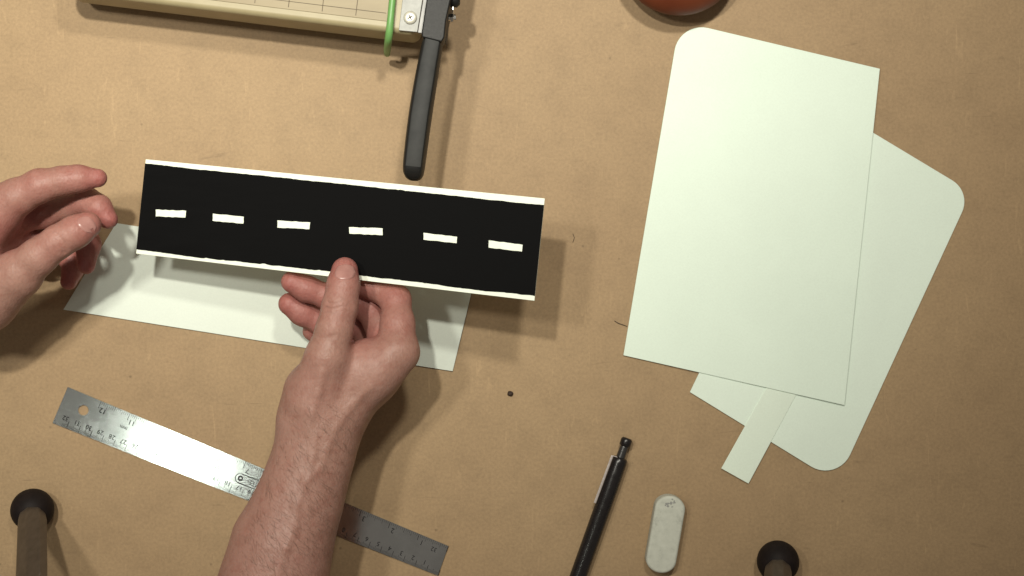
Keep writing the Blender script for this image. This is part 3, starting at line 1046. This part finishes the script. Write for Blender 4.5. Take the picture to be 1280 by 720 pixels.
hand_r, bvh_r = grow_hand(palm, 0.013, [thumb, thumb_pad, index, middle, ring, little], 0.005, 0.007, grooves,
                          W(225, 800, 0) + Vector((0, 0, 0.008)), (W(545, 320, 0).x, W(545, 312, 0).y, 0.150), fl,
                          'hand', 'bare right hand and forearm from the bottom edge, thumb pinching the black road strip',
                          (*W(395, 560).xy, 0.012), veins=[
    ([W(u, v, .11) for u, v in ((352, 712), (362, 680), (371, 655), (372, 630), (384, 600), (391, 572), (392, 545))], .0018, .0024),
    ([W(u, v, .11) for u, v in ((384, 600), (400, 585), (408, 560), (418, 535), (440, 505), (462, 482))], .0016, .0022),
    ([W(u, v, .11) for u, v in ((385, 540), (390, 515), (398, 490), (404, 465))], .0022, .0025)])
# fine arm hair lying along the forearm
rh = random.Random(21)
hv, hf = [], []
tries = 0
while len(hf) < 650 * 6 and tries < 6000:
    tries += 1
    v = rh.uniform(500, 735)
    cx = 397 - (v - 548) * 0.28 if v > 548 else 400
    u = cx + rh.uniform(-1, 1) * (46 + max(0, (v - 560) * .1))
    if rh.random() > min(1, (v - 480) / 150): continue
    o_ = W(u, v, .2)
    hit = bvh_r.ray_cast(o_, W(u, v, 0) - o_)
    if hit[0] is None: continue
    nr = hit[1]
    dr = (Vector((-.35 + rh.uniform(-.5, .5), -1 if rh.random() < .2 else .2, 0)) if False else Vector((rh.uniform(.1, 1.0), -rh.uniform(.25, .9), 0)))
    dr = (dr - nr * dr.dot(nr)).normalized()
    ln = rh.uniform(.004, .010)
    p0, p1, p2 = hit[0] - nr * .0002, hit[0] + dr * ln * .5 + nr * .0007, hit[0] + dr * ln + nr * .0006
    t_ = tube([p0, p1, p2], [.00005, .00005, .00003], 3, cap=False)
    b_ = len(hv)
    hv += t_[0]; hf += [[q + b_ for q in w] for w in t_[1]]
tag(put('arm_hair', hv, hf, M_armhair, hand_r), kind='stuff')
nail(hand_r, bvh_r, W(430.0, 350.5, .108), W(431.8, 330, .104), 0.0073)

# --- left hand: reaches in from the left edge, relaxed and open
thumb_l = [J(-28, 378, 88, 23), J(22, 343, 100, 16.5), J(48, 321, 106, 12.6), J(73, 302, 108, 11.2), J(94, 290, 107, 11.0), J(110, 281, 104, 9.4)]
index_l = [J(-4, 262, 92, 17), J(20, 247, 96, 13.0), J(50, 232, 98, 11.4), J(78, 226, 97, 9.8), J(98, 223, 96, 9.0), J(122, 222.5, 93, 6.8)]
middle_l = [J(8, 272, 68, 14), J(56, 266, 60, 10.6), J(108, 251, 72, 9.6), J(123, 259, 76, 8.8), J(135, 274, 76, 7.2)]
ring_l = [J(8, 292, 52, 13), J(50, 304, 46, 10.2), J(100, 283, 52, 9.6), J(110, 305, 53, 8.8), J(108, 332, 55, 6.6)]
little_l = [J(10, 305, 40, 12), J(52, 318, 34, 9.4), J(86, 314, 33, 8.4), J(92, 334, 34, 7.6), J(86, 352, 36, 6.4)]
palm_l = [
    [J(-140, 400, 80, 36), J(-70, 350, 76, 31), J(-45, 335, 74, 29)],
    [J(-55, 318, 84, 24), J(-4, 264, 90, 17.5)],
    [J(-55, 322, 70, 22), J(4, 272, 69, 15)],
    [J(-55, 328, 56, 20), J(10, 286, 56, 14)],
    [J(-55, 338, 46, 18), J(8, 306, 40, 13)],
    [J(-60, 370, 84, 26), J(-20, 372, 88, 22), J(2, 356, 94, 18)],
    [J(-30, 335, 66, 19), J(-8, 312, 58, 16)],
]
grooves_l = []
for (cu, cv, du, dv, hw_, zc, r) in ((72, 303, 9, 13, 1, 119.0, .0009), (77, 300, 8.5, 12, 1, 119.0, .0010), (67, 306, 8, 12, 1, 119.0, .0008)):
    grooves_l.append(([W(cu + du * (k - 3) / 3, cv + dv * (k - 3) / 3, (zc - 5 * ((k - 3) / 3) ** 2) / 1000) for k in range(7)], r * .8))
fl = []
for (p, r), w in ((thumb_l[-1], .8), (thumb_l[-2], .4), (index_l[-1], .9), (index_l[-2], .6), (index_l[2], .55), (index_l[1], .4), (thumb_l[3], .4), (middle_l[-1], .95), (middle_l[2], .7), (middle_l[1], .8), (ring_l[1], .9), (ring_l[2], .9), (ring_l[3], .95), (ring_l[-1], .95), (little_l[2], .95), (little_l[-1], .95), (little_l[1], .9)):
    fl.append((tuple(p), 0.014, w))
fl += [(tuple(W(22, 288, .08)), .022, .9)]
hand_l, bvh_l = grow_hand(palm_l, 0.012, [thumb_l, index_l, middle_l, ring_l, little_l], 0.005, 0.007, grooves_l,
                          (W(-60, 0, 0).x, W(0, 430, 0).y, 0.012), (-0.245, W(0, 190, 0).y, 0.140), fl,
                          'hand', 'relaxed left hand reaching in from the left edge beside the black road strip',
                          (*W(20, 310).xy, 0.025))
nail(hand_l, bvh_l, W(98, 281.5, .118), W(115.5, 272.5, .112), 0.0052, view=(0.1, -0.85, -1))
